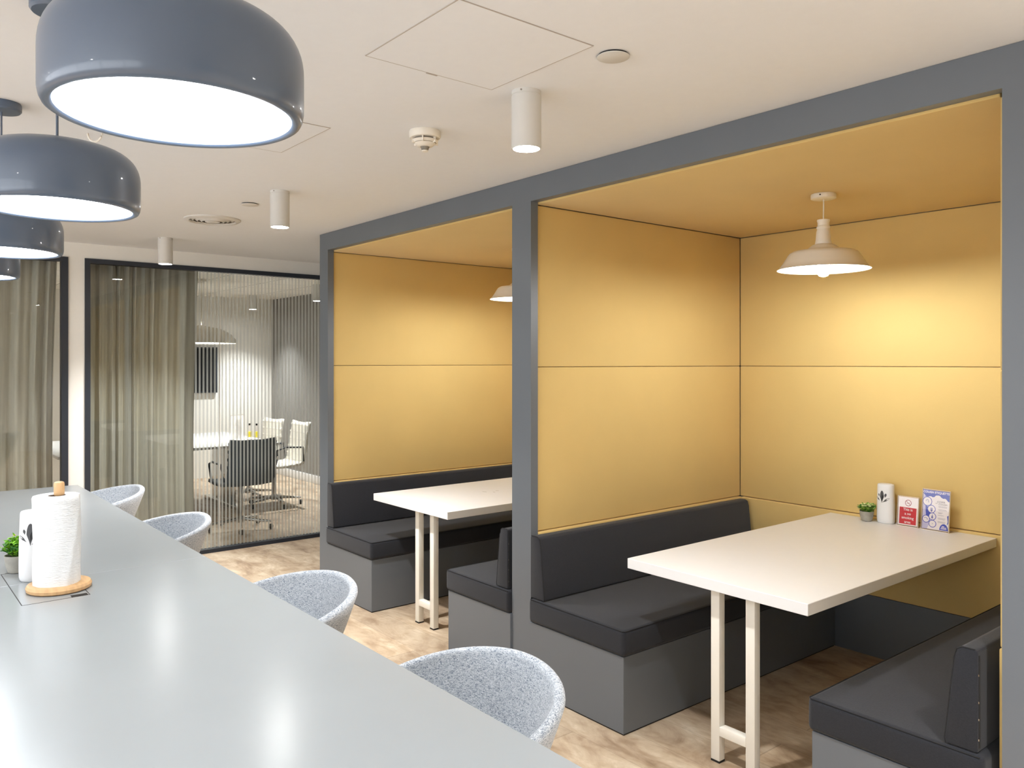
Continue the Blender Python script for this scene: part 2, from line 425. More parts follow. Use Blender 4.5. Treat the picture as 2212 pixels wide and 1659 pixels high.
cyl_spot((-2.067, 1.744, ZC), 'white cylinder ceiling spotlight nearest the camera, lit', SPOT_W, g)
cyl_spot((-4.095, 1.738, ZC), 'white cylinder ceiling spotlight second from the camera, by the round disc', SPOT_W, g)
cyl_spot((-6.16, 1.74, ZC), 'white cylinder ceiling spotlight farthest off, in front of the curtained glass', SPOT_W, g)
for x in (-.03, 2.0):  # aisle row carried on out of view, added for fill light
    cyl_spot((x, 1.742, ZC), 'unseen cylinder spotlight continuing the aisle row, added for fill light', SPOT_W, 'added fill spotlights along the aisle')
for x in (-5.1, -3.1, -1.1, .9):  # unseen extra row, added to brighten the room
    cyl_spot((x, -1.5, ZC), 'unseen cylinder spotlight added for fill light on the far side of the counter', SPOT_W, 'added fill spotlights past the counter')
cyl_spot((-10.68, 4.15, ZC), 'cylinder spotlight in the meeting room, farther one seen through glass', MEET_SPOT_W, 'meeting room spotlights')
cyl_spot((-8.75, 4.17, ZC), 'cylinder spotlight in the meeting room, beside the booth frame', MEET_SPOT_W, 'meeting room spotlights')
cyl_spot((-9.7, .6, ZC), 'cylinder spotlight in the meeting room behind the curtains', MEET_SPOT_W, 'meeting room spotlights')

def disc(loc, label):
    t = thing('ceiling_disc', label, 'ceiling disc', loc, group='round blanking discs')
    MB().lathe([(.044, 0), (.044, -.005)], 40).build('recess_shadow', M['dark'], t)  # dark disc paints the shadow in the gap above the cover
    MB().lathe([(.044, -.005), (.048, -.0055), (.048, -.0075), (.045, -.009)], 40).build('cover', M['cyl'], t)
disc((-1.655, 1.733, ZC), 'round off-white disc in the ceiling right of the nearest spotlight')
disc((-4.523, 1.74, ZC), 'small round white disc in the ceiling left of the second spotlight')

t = thing('smoke_detector', 'white round smoke detector with tapering slotted dome on the ceiling', 'smoke detector', (-2.67, 1.73, ZC))
MB().lathe([(.060, 0), (.062, -.004), (.062, -.022), (.058, -.028), (.054, -.029)], 48, cap1=True).build('base', M['plastic'], t)
MB().lathe([(.044, -.028), (.044, -.040), (.034, -.050)], 48).build('slotted_chamber', M['grille'], t)
s_ = MB(); s_.lathe([(.050, -.036), (.052, -.038), (.044, -.047), (.042, -.045)], 48, cap0=False, cap1=False)
s_.lathe([(.041, -.047), (.042, -.049), (.030, -.060), (.018, -.062), (.018, -.058)], 48, cap0=False, cap1=True)
for k in range(6):
    s_.box(.036, .054, -.0022, .0022, -.050, -.028, Matrix.Rotation(k * PI / 3 + .3, 4, 'Z'))
s_.build('cage', M['plastic'], t)
MB().lathe([(.017, -.062), (.014, -.072), (.013, -.074)], 32).build('sensor_neck', M['grille'], t)
MB().lathe([(.0125, -.075), (.0135, -.076), (.012, -.080), (.006, -.082)], 32).build('sensor_tip', M['plastic'], t)

t = thing('air_vent', 'round white ceiling air vent with concentric rings', 'air vent', (-5.17, 1.747, ZC))
MB().lathe([(.171, 0), (.171, -.006), (.160, -.013), (.142, -.014), (.138, -.004)], 64, cap1=False).build('outer_ring', M['cyl'], t)
for r, z in ((.118, -.012), (.092, -.016), (.066, -.019)):
    MB().lathe([(r + .012, z + .010), (r, z), (r - .004, z + .001), (r + .006, z + .010)], 56, cap0=False, cap1=False).build('cone_ring', M['cyl'], t)
MB().lathe([(.138, -.0012), (.136, -.003)], 56).build('dark_throat', M['grille'], t)
MB().lathe([(.045, -.006), (.045, -.018), (.038, -.021)], 40).build('centre_disc', M['cyl'], t)

o = MB().tube([(-3.52 + .020 * math.cos(a), .727 + .022 * math.cos(a), ZC + .002 - .036 * math.sin(a)) for a in [PI * k / 12 for k in range(13)]] , .004).build('cable_loop', M['plastic'])
tag(o, 'small pale cable loop hanging from the ceiling behind the largest pendant', 'cable')

# ------------------------------------------------------------------ large slate pendants
def pendant(loc):
    t = thing('pendant_lamp', '', 'pendant lamp', loc, group='slate blue dome pendants over the counter')
    z0 = 1.986 - ZC
    prof = [(.1725, z0 + .004), (.175, z0 + .001), (.182, z0), (.187, z0 + .003), (.190, z0 + .009), (.192, z0 + .020), (.192, z0 + .074)]
    for k in range(1, 17):
        a = k / 16 * PI / 2
        prof.append((.062 + .130 * max(0, math.cos(a)) ** .68, z0 + .074 + .088 * math.sin(a) ** .82))
    prof += [(.06, z0 + .163), (.02, z0 + .164)]
    sh = MB().lathe(prof, 96, cap0=False, cap1=True).build('shade', M['slate'], t, angle=50)
    MB().lathe([(.1725, z0 + .004), (.1715, z0 + .024)], 96, cap0=False, cap1=False).build('inner_rim', M['slate'], t)
    MB().lathe([(.1712, z0 + .016), (.1712, z0 + .022)], 80).build('diffuser', E_PEND, t)
    MB().lathe([(.02, z0 + .163), (.02, z0 + .175), (.008, z0 + .186)], 24).build('cap', M['slate'], t)
    MB().tube([(0, 0, z0 + .18), (0, 0, -.03)], .0032).build('cable', M['slate'], t)
    MB().lathe([(.060, 0), (.062, -.004), (.062, -.024), (.057, -.030), (.02, -.031)], 56).build('ceiling_canopy', M['slate'], t)
    return t
PX = [-1.308, -2.296, -3.318, -4.33, -.31, .69]
PL = ['largest slate blue dome pendant, nearest the camera, over the counter',
      'second slate blue dome pendant from the camera, cut by the picture edge',
      'third slate blue dome pendant, just below the second one at the left edge',
      'farthest slate blue dome pendant, only its rim showing at the left edge',
      'unseen slate blue dome pendant continuing the row, added for fill light', 'unseen slate blue dome pendant continuing the row, added for fill light']  # last two continue the row unseen, added as fill
p0 = pendant((PX[0], .388, ZC)); p0['label'] = PL[0]
for x, l in zip(PX[1:], PL[1:]): dup(p0, (x, .388, ZC), None, l)

# ------------------------------------------------------------------ booths
YF = 2.552; ZI = 2.391; ZS = 1.578; ZB = .763
booth = thing('booth_enclosure', 'grey-framed double booth alcove lined with mustard upholstered panels', 'booth', (-3.0, YF, 0))
def bb(mb, name, m, **k):
    o = mb.build(name, m, booth, **k); o.location = (3.0, -YF, 0); return o
f = MB()
f.box(-5.311, -.70, YF, YF + .045, ZI, ZC - .001)
f.box(-5.311, -5.184, YF, YF + .045, 0, ZI); f.box(-3.136, -2.990, YF, YF + .045, 0, ZI); f.box(-.902, -.70, YF, YF + .045, 0, ZI)
bb(f, 'front_frame', M['frame'], smooth=False)
f = MB()
for a, b in ((-5.30, -5.245), (-3.088, -3.055), (-.865, -.80)):
    f.box(a, b, YF + .045, 4.34, 0, ZC - .001)
f.box(-5.245, -.865, 4.33, 4.36, 0, ZC - .001)
bb(f, 'carcass', M['frame'], smooth=False)
def lining(xl, xr):
    b_ = dict(bevel=.005, seg=3)
    y0 = YF + .012; g2 = .002
    # ceiling
    bb(MB().box(xl, xr, YF + .047, YW, ZI - .009, ZI + .03), 'ceiling_panel', M['mustard'], **b_)
    for z0, z1 in ((ZS, ZI - .009), (ZB, ZS)):
        bb(MB().box(xl - .03, xl, YF + .047, YW, z0 + g2 / 2, z1 - g2 / 2), 'side_panel', M['mustard'], **b_)
        bb(MB().box(xr, xr + .03, YF + .047, YW, z0 + g2 / 2, z1 - g2 / 2), 'side_panel', M['mustard'], **b_)
        bb(MB().box(xl, xr, YW, YW + .028, z0 + g2 / 2, z1 - g2 / 2), 'back_panel', M['mustard'], **b_)
    bb(MB().box(xl - .03, xl + .016, YF + .047, YW - .002, .335, ZB - .002), 'lower_side_panel', M['mustard'], **b_)
    bb(MB().box(xr - .003, xr + .03, YF + .047, YW - .002, .335, ZB - .002), 'lower_side_panel', M['mustard'], **b_)
    bb(MB().box(xl + .014, xr - .014, YW - .014, YW + .028, .331, ZB - .002), 'lower_back_panel', M['mustard'], **b_)
    bb(MB().box(xl + .014, xr - .014, YW - .012, YW + .028, .0, .329), 'kick_panel', M['frame'], smooth=False)
lining(-5.198, -3.120)
lining(-3.008, -.924)

def bench(x0, x1, side, label, pads=True):
    # side = -1: the backrest leans on the left wall, +1: on the right wall
    t = thing('booth_bench', label, 'bench', ((x0 + x1) / 2, (YF + YW) / 2, 0), group='booth benches')
    cx, cy = (x0 + x1) / 2, (YF + YW) / 2
    def pb(mb, name, m, par=t, **k):
        o = mb.build(name, m, par, **k)
        if par is t: o.location = (-cx, -cy, 0)
        return o
    yb = YW - .018; lip = .014
    base0, base1 = (x0, x1 - .0) if side < 0 else (x0, x1)
    pb(MB().box(base0, base1, YF - .012, yb, .006, .336), 'base', M['frame'], bevel=.0015, seg=1)
    pb(MB().box(base0 + .004, base1 - .004, YF - .008, yb - .004, .0, .006), 'base_shadow_strip', M['dark'], smooth=False)
    s0, s1 = (x0 + .002, x1 + .012) if side < 0 else (x0 - .014, x1 - .002)
    # cushion: rounded box with crowned top
    n, k = 14, 20; vs = []; ya, yz = YF - .022, yb
    c = MB()
    bm = bmesh.new(); bmesh.ops.create_grid(bm, x_segments=1, y_segments=1, size=.5); bm.free()
    c.box(s0, s1, ya, yz, .337, .452)
    seat = pb(c, 'seat_cushion', M['charcoal'], bevel=.020, seg=5, angle=60)
    rim = []
    r = .020
    zz = .4475
    e = .0045
    pip = MB()
    pip.tube([(s0 + .012, ya + e, zz), (s1 - .012, ya + e, zz), (s1 - e, ya + .012, zz), (s1 - e, yz - .01, zz)] if side < 0 else
             [(s1 - .012, ya + e, zz), (s0 + .012, ya + e, zz), (s0 + e, ya + .012, zz), (s0 + e, yz - .01, zz)], .0022, 6)
    p = pip.build('piping', M['piping'], seat)
    # backrest wedge
    if side < 0:
        poly = [(x0 + .004, .455), (x0 + .102, .455), (x0 + .105, .47), (x0 + .078, .72), (x0 + .070, .748), (x0 + .055, .757), (x0 + .012, .757), (x0 + .004, .75)]
    else:
        poly = [(x1 - .022, .455), (x1 - .112, .455), (x1 - .115, .47), (x1 - .088, .72), (x1 - .080, .748), (x1 - .065, .757), (x1 - .030, .757), (x1 - .022, .75)]
    bk = pb(MB().prism(poly, 'y', ya + .012, yz - .03), 'backrest', M['charcoal'], bevel=.006, seg=3, angle=40)
    edge = [(x, ya + .0135, z) for x, z in poly[1:7]]
    MB().tube(edge, .0022, 6).build('piping', M['piping'], bk)
    if side > 0:
        z_ = MB().tube([(x1 - .0205, ya + .02, .47), (x1 - .0205, ya + .02, .74)], .0025, 6).build('zip', M['black_rub'], bk)
        for q in (.49, .55, .60, .68): MB().box(x1 - .0225, x1 - .0195, ya + .0165, ya + .0185, q, q + .006).build('staple', M['chrome'], bk, smooth=False)
    return t
bench(-2.987, -2.366, -1, 'charcoal cushioned bench on grey base, left side of the near booth')
bench(-1.489, -.941, 1, 'charcoal cushioned bench at the lower right corner, right side of the near booth')
bench(-5.180, -4.544, -1, 'charcoal cushioned bench at the far end, left side of the far booth')
bench(-3.683, -3.137, 1, 'charcoal cushioned bench against the middle post, right side of the far booth')

def table(x0, x1, lx, label, marks=False):
    cx = (x0 + x1) / 2; y0, y1 = 2.592, 4.276; th = .0435
    t = thing('booth_table', label, 'table', (cx, y0, 0), group='booth tables')
    MB().box(x0 - cx, x1 - cx, 0, y1 - y0, .75 - th, .75).build('tabletop', M['white_lam'], t, bevel=.0015, seg=1)
    ly = 2.662 - y0
    for dy in (0,):
        for a in (lx, lx + .163):
            l = MB().box(a - cx, a - cx + .041, ly + dy, ly + dy + .036, .008, .75 - th).build('leg', M['white_metal'], t, bevel=.002, seg=2)
            MB().box(a - cx, a - cx + .041, ly + dy, ly + dy + .036, .0, .008).build('foot_pad', M['black_rub'], l, smooth=False)
        MB().box(lx - cx + .041, lx - cx + .163, ly + dy, ly + dy + .036, .11, .147).build('crossbar', M['white_metal'], t, bevel=.002, seg=2)
    MB().box(-.03, .03, .35, y1 - y0 - .01, .75 - th - .02, .75 - th).build('under_rail', M['white_metal'], t, smooth=False)
    if marks:
        for mx, my, a, l_ in ((-.02, .60, .4, .03), (.03, .64, .2, .018), (.0, .69, 1.2, .02), (.13, .95, .3, .02), (.1, 1.02, .1, .025)):
            MB().box(-l_ / 2, l_ / 2, -.003, .003, .7501, .7504, Matrix.Translation((mx, my, 0)) @ Matrix.Rotation(a, 4, 'Z')).build('scuff_mark', M['grille'], t, smooth=False)
table(-2.391, -1.535, -2.003, 'white laminate table in the near booth with sign stands at its wall end')
table(-4.612, -3.767, -4.218, 'white laminate table in the far booth, cut off by the grey post', True)

def booth_lamp(loc, label):
    t = thing('booth_pendant', label, 'pendant lamp', loc, group='white booth pendants')
    zt = 2.3815; q = lambda z: z - zt
    MB().lathe([(.054, 0), (.056, -.003), (.056, -.020), (.050, -.023), (.006, -.024)], 48).build('ceiling_canopy', M['white_enamel'], t)
    MB().lathe([(.0035, 0), (.0035, .003)], 10, m=Matrix.Rotation(math.radians(-75), 4, 'Z') @ Matrix.Translation((.055, 0, -.010)) @ Matrix.Rotation(PI / 2, 4, 'Y')).build('screw', M['dark'], t)
    MB().tube([(0, 0, -.022), (.001, 0, -.04), (0, 0, q(2.262))], .0028).build('cord', M['white_enamel'], t)
    MB().lathe([(.012, q(2.265)), (.028, q(2.263)), (.029, q(2.258)), (.026, q(2.25)), (.026, q(2.235)), (.030, q(2.232)), (.031, q(2.225)), (.028, q(2.220)),
                (.029, q(2.214)), (.031, q(2.209)), (.034, q(2.172)), (.037, q(2.152)), (.036, q(2.148))], 48).build('lamp_socket', M['white_enamel'], t)
    MB().lathe([(.037, q(2.150)), (.048, q(2.146)), (.064, q(2.135)), (.075, q(2.125)), (.10, q(2.121)), (.136, q(2.116)), (.150, q(2.108)), (.158, q(2.098)), (.180, q(2.062)), (.199, q(2.037)), (.206, q(2.033)),
                (.2055, q(2.031)), (.197, q(2.034)), (.178, q(2.058)), (.155, q(2.095)), (.147, q(2.104)), (.136, q(2.112)), (.03, q(2.120))], 80, cap0=True, cap1=True).build('lamp_shade', M['white_enamel'], t, angle=50)
    MB().lathe([(.014, q(2.118)), (.015, q(2.085)), (.024, q(2.066)), (.031, q(2.038)), (.029, q(2.018)), (.018, q(2.003)), (.004, q(1.998))], 32).build('bulb', E_BULB, t)
    return t
booth_lamp((-1.978, 3.473, 2.3815), 'white enamel pendant with lit bulb over the near booth table')
booth_lamp((-4.215, 3.500, 2.3815), 'white enamel pendant over the far booth table, half hidden by the post')

# ------------------------------------------------------------------ counter
ZK = .954
k = thing('island_counter', 'long pale grey island counter under the pendants', 'counter', (-2.7, .38, 0))
def kb(mb, name, m, **kw):
    o = mb.build(name, m, k, **kw); o.location = (2.7, -.38, 0); return o
kb(MB().box(-2.7235, -.75, -.13, .898, ZK - .03, ZK), 'worktop', M['worktop'], bevel=.0015, seg=1)
kb(MB().box(-4.745, -2.7245, -.13, .898, ZK - .03, ZK), 'worktop', M['worktop'], bevel=.0015, seg=1)
kb(MB().box(-4.70, -.80, -.10, .42, .08, ZK - .031), 'cabinet_body', M['frame'], smooth=False)
kb(MB().box(-4.66, -.84, -.06, .38, 0, .08), 'plinth', M['black'], smooth=False)
kb(MB().box(-4.74, -4.70, -.10, .42, 0, ZK - .031), 'end_panel', M['frame'], smooth=False)
kb(MB().box(-.80, -.76, -.10, .42, 0, ZK - .031), 'end_panel', M['frame'], smooth=False)
g_ = MB(); fx0, fx1, fy0, fy1 = -2.885, -2.480, .336, .500; zt = ZK + .0002
g_.box(fx0, fx1, fy0 - .001, fy0 + .0012, zt - .0002, zt + .0002); g_.box(fx0, fx1, fy1 - .001, fy1 + .001, zt - .0002, zt + .0002)
g_.box(fx0 - .001, fx0 + .001, fy0, fy1, zt - .0002, zt + .0002); g_.box(fx1 - .001, fx1 + .001, fy0, fy1, zt - .0002, zt + .0002)
kb(g_, 'cable_flap_gap', M['dark'], smooth=False)
kb(MB().box(fx1 - .022, fx1, fy1 - .045, fy1 - .004, zt, zt + .0004), 'cable_slot', M['black_rub'], smooth=False)

# bucket stools
def stool_shell(rx, ry, th):
    mb = MB(); nt_, ns = 56, 26
    zs = .63
    vs = []
    A = math.radians(152)
    def rim(a):    # a: angle from the back, height of the rim
        u = abs(a) / A
        return .932 - .155 * (u ** 1.7)
    for i in range(nt_ + 1):
        a = -A + 2 * A * i / nt_
        h = rim(a)
        prof = []
        # outer side from below up, over the rim, then inner side down
        for q in range(10):
            s = q / 9
            z = zs - .02 + (h - th * .5 - zs + .02) * s
            w = .50 + .50 * s ** .62
            prof.append((w, z))
        for q in range(1, 7):
            b = PI * q / 7
            prof.append((1.0, h - th * .5 + th * .5 * math.sin(b), -th * .5 + th * .5 * math.cos(b)))
        for q in range(10):
            s = 1 - q / 9
            z = zs + .03 + (h - th * .5 - zs - .03) * s
            w = .50 + .50 * s ** .68
            prof.append((w, z, -th))
        for pr in prof:
            w, z = pr[0], pr[1]; d = pr[2] if len(pr) > 2 else 0
            lean = .03 * max(0, math.cos(a)) * (z - zs) / .3
            R = Vector((rx * w, ry * w))
            n2 = 2.3
            ca, sa = math.cos(a), math.sin(a)
            rr = 1 / ((abs(sa) / R.x) ** n2 + (abs(ca) / R.y) ** n2) ** (1 / n2) + d
            vs.append((rr * sa, rr * ca + lean, z))
    m = 26
    fs = []
    for i in range(nt_):
        for j in range(m - 1):
            fs.append((i * m + j, i * m + j + 1, (i + 1) * m + j + 1, (i + 1) * m + j))
    fs.append(tuple(range(m))); fs.append(tuple(reversed(range(nt_ * m, (nt_ + 1) * m))))
    return mb.add(vs, fs)
def stool(loc, rz, label):
    t = thing('bucket_stool', label, 'stool', loc, rz, group='tweed bucket stools along the counter')
    sh = stool_shell(.258, .245, .027).build('bucket_shell', M['tweed'], t, angle=70)
    MB().lathe([(.10, .595), (.14, .602), (.15, .62), (.155, .65), (.14, .68), (.09, .692), (.01, .695)], 48, sx=1.0, sy=1.0).build('seat_pad', M['tweed'], t)
    MB().lathe([(.10, .572), (.10, .595)], 32).build('swivel_plate', M['black'], t)
    for a in range(4):
        an = PI / 4 + a * PI / 2
        MB().tube([(.09 * math.cos(an), .09 * math.sin(an), .58), (.22 * math.cos(an), .22 * math.sin(an), 0.0)], [.015, .010], 12).build('leg', M['wood'], t)
    MB().tube([(.172 * math.cos(q * PI / 16), .172 * math.sin(q * PI / 16), .22) for q in range(32)], .008, 8, closed=True).build('footrest_ring', M['black'], t)
    return t
st = stool((-1.405, .93, 0), 0, 'light grey tweed bucket stool nearest the camera, by the booth bench')
for x, y, r, l in ((-2.317, .93, 0, 'light grey tweed bucket stool second from the camera, in front of the far booth'),
                   (-3.63, .93, 0, 'light grey tweed bucket stool third from the camera, below the striped glass'),
                   (-4.68, .93, 0, 'light grey tweed bucket stool farthest off, against the curtain')):
    dup(st, (x, y, 0), r, l)

# ------------------------------------------------------------------ things on the counter and tables
def towel():
    x, y = -2.597, .444
    t = thing('paper_towel_holder', 'round beech kitchen roll holder standing on the counter', 'roll holder', (x, y, ZK))
    MB().lathe([(.076, 0), (.082, .004), (.0835, .012), (.080, .019), (.073, .0205), (.06, .0203)], 64).build('base_plate', M['wood'], t)
    MB().tube([(0, 0, .019), (0, 0, .285)], .0095, 20).build('post', M['wood'], t)
    MB().lathe([(.012, .268), (.0138, .272), (.0138, .300), (.0125, .305), (.008, .307)], 32).build('knob', M['wood'], t)
    r = thing('paper_towel_roll', 'white kitchen paper roll on the beech holder', 'kitchen roll', (x, y - .006, ZK + .0205))
    rnd = random.Random(2); n = 96; H = .248; prof = []
    vs = []; rows = 40
    for j in range(rows + 1):
        z = H * j / rows
        for i in range(n):
            a = 2 * PI * i / n
            rr = .0600 + .0012 * math.sin(3 * a + 5 * z * 6) * (z / H) + .0008 * math.sin(11 * a + z * 40)
            # loose outer sheet with a slanting crease
            c = math.cos(a - .20 - z * 3.4)
            rr += .0038 * max(0, c) ** 70 * (1 - z / H) ** .4 + .0018 * math.sin(z * 160 + a * 3) * max(0, (z / H - .86)) * 5
            rr -= .003 * max(0, .12 - z / H)
            if j == rows: rr -= .002
            vs.append((rr * math.cos(a), rr * math.sin(a), z))
    fs = [(j * n + i, j * n + (i + 1) % n, (j + 1) * n + (i + 1) % n, (j + 1) * n + i) for j in range(rows) for i in range(n)]
    o = len(vs)
    for z, r_ in ((H + .001, .055), (H, .023), (.0, .023)):
        vs += [(r_ * math.cos(2 * PI * i / n), r_ * math.sin(2 * PI * i / n), z) for i in range(n)]
    for q, (a, b) in enumerate(((rows * n, o), (o, o + n), (o + n, o + 2 * n), (o + 2 * n, 0))):
        fs += [(a + i, a + (i + 1) % n, b + (i + 1) % n, b + i) for i in range(n)]
    MB().add(vs, fs).build('paper', M['paper'], r, angle=50)
    MB().lathe([(.0228, .0), (.0228, .247), (.0205, .247), (.0205, .0), (.0228, .0)], 32, cap0=False, cap1=False).build('card_core', M['card'], r)
towel()

def dispenser(loc, rz, label):
    t = thing('air_freshener', label, 'air freshener', loc, rz, group='white air freshener dispensers')
    W, D, H = .0455, .033, .206
    n = 64; vs = []; prof = [(0, .86), (.004, .93), (.012, .98), (.03, 1.0), (.10, .985), (.17, .945), (.197, .925), (.203, .90), (.206, .86)]
    def pt(s, a, z, dep=0):
        return ((W * s + dep) * math.copysign(abs(math.cos(a)) ** .85, math.cos(a)), (D * s + dep) * math.copysign(abs(math.sin(a)) ** .85, math.sin(a)), z)
    for z, s in prof:
        zz = z
        for i in range(n): vs.append(pt(s, 2 * PI * i / n, zz))
    fs = [(j * n + i, j * n + (i + 1) % n, (j + 1) * n + (i + 1) % n, (j + 1) * n + i) for j in range(len(prof) - 1) for i in range(n)]
    fs.append(tuple(reversed(range(n)))); fs.append(tuple(range((len(prof) - 1) * n, len(prof) * n)))
    MB().add(vs, fs).build('casing', M['white_lam'], t, angle=60)
    MB().lathe([(.78, .2062), (.75, .2075), (.2, .2082)], 48, sx=W, sy=D).build('top_cap', M['white_lam'], t)
    # openings in the front: teardrop petals following the curved face (-Y)
    def sc(z):
        for (z0, s0), (z1, s1) in zip(prof[:-1], prof[1:]):
            if z0 <= z <= z1: return s0 + (s1 - s0) * (z - z0) / max(1e-6, z1 - z0)
        return .9
    def petal(cx, cz, L, w, ang, name, m, lift=.0004):
        pts = []
        L *= 1.25; w *= 1.25; cx = -.004 + (cx + .004) * 1.25; cz = .138 + (cz - .138) * 1.25
        for q in range(20):
            a = 2 * PI * q / 20
            u = math.cos(a) * L / 2; v = math.sin(a) * w / 2 * (1 - .45 * (-math.cos(a)) if math.cos(a) < 0 else 1)
            if math.cos(a) < -.0: v *= (1 + math.cos(a) * .75)
            x = cx + v * math.cos(ang) + u * math.sin(ang); z = cz - v * math.sin(ang) + u * math.cos(ang)
            pts.append((x, z))
        def yy(x, z, l):
            s = sc(z); cc = min(.999, abs(x) / (W * s)) ** (1 / .85)
            return -(D * s * (math.sqrt(max(0, 1 - cc * cc)) ** .85) + l)
        vs = [(x, yy(x, z, lift), z) for x, z in pts] + [(x, yy(x, z, -.003), z) for x, z in pts]
        n = len(pts)
        ctr = (cx, yy(cx, cz, lift), cz)
        vs.append(ctr)
        fs = [(i, (i + 1) % n, 2 * n) for i in range(n)] + [(i, (i + 1) % n, (i + 1) % n + n, i + n) for i in range(n)]
        MB().add(vs, fs).build(name, m, t, smooth=False)
    petal(-.006, .140, .052, .017, 0, 'vent_petal', M['motif'])
    petal(-.003, .136, .026, .008, .25, 'nozzle', M['black_rub'], .0010)
    petal(-.0195, .146, .013, .006, -.2, 'vent_petal', M['motif'])
    petal(.0085, .146, .019, .009, .25, 'vent_petal', M['motif'])
    petal(-.0225, .130, .022, .006, -.85, 'vent_petal', M['motif'])
    petal(.0095, .126, .034, .008, .95, 'vent_petal', M['motif'])
    return t
dispenser((-2.052, 4.228, .75), 0, 'white air freshener dispenser with dark petal cut-outs on the near booth table')
dispenser((-2.752, .410, ZK), math.radians(66), 'white air freshener dispenser behind the kitchen roll on the counter')

def plant(loc, label, flowers, seed, sp, h):
    rnd = random.Random(seed)
    t = thing('potted_plant', label, 'potted plant', loc)
    MB().lathe([(.022, 0), (.026, .003), (.033, .025), (.036, .050), (.0365, .054), (.0335, .054), (.032, .048)], 40, cap1=False).build('pot', M['concrete'], t)
    MB().lathe([(.032, .046), (.02, .050)], 32).build('moss', M['soil'], t)
    stems, l1, l2, pe = MB(), MB(), MB(), MB()
    def leaf(mb, p, d, L, w):
        d = d.normalized(); x = d.cross(Vector((0, 0, 1)));
        if x.length < .01: x = Vector((1, 0, 0))
        x = x.normalized(); up = x.cross(d)
        A = [p, p + d * L * .35 + x * w + up * L * .08, p + d * L * .75 + x * w * .7 + up * L * .05, p + d * L - up * L * .1, p + d * L * .75 - x * w * .7 + up * L * .05, p + d * L * .35 - x * w + up * L * .08, p + d * L * .5 - up * .001]
        mb.add(A, [(0, 1, 6), (1, 2, 6), (2, 3, 6), (3, 4, 6), (4, 5, 6), (5, 0, 6)])
    tips = []
    for _ in range(44 if flowers else 64):
        a = rnd.random() * 2 * PI; q = rnd.random() ** .6 * sp; H = .052 + h * (1 - .55 * (q / sp) ** 2) * (.7 + .3 * rnd.random())
        tip = Vector((q * math.cos(a), q * math.sin(a), H)); b = Vector((.012 * math.cos(a), .012 * math.sin(a), .048))
        mid = (b + tip) / 2 + Vector((0, 0, .008)); stems.tube([b, mid, tip], .0009, 5); tips.append(tip)
        for s in range(7):
            p = b.lerp(tip, .3 + .7 * s / 6)
            d = Vector((rnd.uniform(-1, 1), rnd.uniform(-1, 1), rnd.uniform(-.2, .9)))
            leaf(l1 if rnd.random() < (.45 + .5 * (p.z - .05) / h) else l2, p, d, rnd.uniform(.010, .017) * (1.6 if flowers else 1.1), .0036 * (1.6 if flowers else 1.1))
    for tp in sorted(tips, key=lambda v: -v.z)[:(22 if flowers else 3)]:
        for s in range(7):
            an = s * 2 * PI / 7
            leaf(pe, tp + Vector((0, 0, .003)), Vector((math.cos(an), math.sin(an), .8)), .012 if flowers else .006, .0045 if flowers else .003)
    stems.build('stems', M['stem'], t); l1.build('bright_leaves', M['leaf3'] if flowers else M['leaf'], t, smooth=False); l2.build('dark_leaves', M['leaf2'], t, smooth=False)
    pe.build('blossoms', M['petal'] if flowers else M['yellow'], t, smooth=False)
plant((-2.143, 4.200, .75), 'small plant with cream blossoms in a concrete pot on the booth table', True, 4, .042, .040)
plant((-2.888, .380, ZK), 'small bright green plant in a concrete pot on the counter', False, 9, .044, .062)

def stand(loc, rz, w, h, label, tilt=math.radians(6)):
    t = thing('sign_stand', label, 'sign stand', loc, rz)
    R = Matrix.Rotation(-tilt, 4, 'X')
    fr = MB(); fr.box(-w / 2 - .003, w / 2 + .003, .0005, .0022, 0, h + .010, R)
    fr.box(-w / 2 - .003, w / 2 + .003, -.0052, -.0036, 0.0, h + .010, R)
    fr.box(-w / 2 - .003, w / 2 + .003, -.002, .050, 0.0, .002)
    fr.build('acrylic_holder', M['acrylic'], t, smooth=False)
    e = MB()
    e.box(w / 2 + .0031, w / 2 + .0041, -.0052, .0022, 0, h + .010, R); e.box(-w / 2 - .0041, -w / 2 - .0031, -.0052, .0022, 0, h + .010, R)
    e.box(-w / 2 - .003, w / 2 + .003, -.0052, .0022, h + .0101, h + .0109, R); e.box(-w / 2 - .003, w / 2 + .003, -.0064, -.0053, 0, .003)
    e.build('bright_edges', M['white_enamel'], t, smooth=False)
    cd = MB().box(-w / 2, w / 2, -.0019, .0004, .006, .006 + h, R).build('card', M['w_paper'], t, smooth=False)
    return t, cd, R
def on_card(R, mb, name, m, par):
    mb.v = [tuple(R @ Vector(v)) for v in mb.v]; return mb.build(name, m, par, smooth=False)
def ring(cx, cz, r0, r1, y, n=36, y2=.0003):
    mb = MB(); vs = []
    for i in range(n):
        a = 2 * PI * i / n
        vs += [(cx + r0 * math.cos(a), y, cz + r0 * math.sin(a)), (cx + r1 * math.cos(a), y, cz + r1 * math.sin(a)),
               (cx + r0 * math.cos(a), y + y2, cz + r0 * math.sin(a)), (cx + r1 * math.cos(a), y + y2, cz + r1 * math.sin(a))]
    fs = []
    for i in range(n):
        j = (i + 1) % n
        fs += [(4 * i, 4 * i + 1, 4 * j + 1, 4 * j), (4 * i + 2, 4 * j + 2, 4 * j + 3, 4 * i + 3), (4 * i, 4 * j, 4 * j + 2, 4 * i + 2), (4 * i + 1, 4 * i + 3, 4 * j + 3, 4 * j + 1)]
    return mb.add(vs, fs)
def disc_xz(cx, cz, r, y, th=.0003, n=32):
    return MB().prism([(cx + r * math.cos(2 * PI * i / n), cz + r * math.sin(2 * PI * i / n)) for i in range(n)], 'y', y, y + th)
def merge(*a):
    m = MB()
    for b in a: m.add(b.v, b.f)
    return m
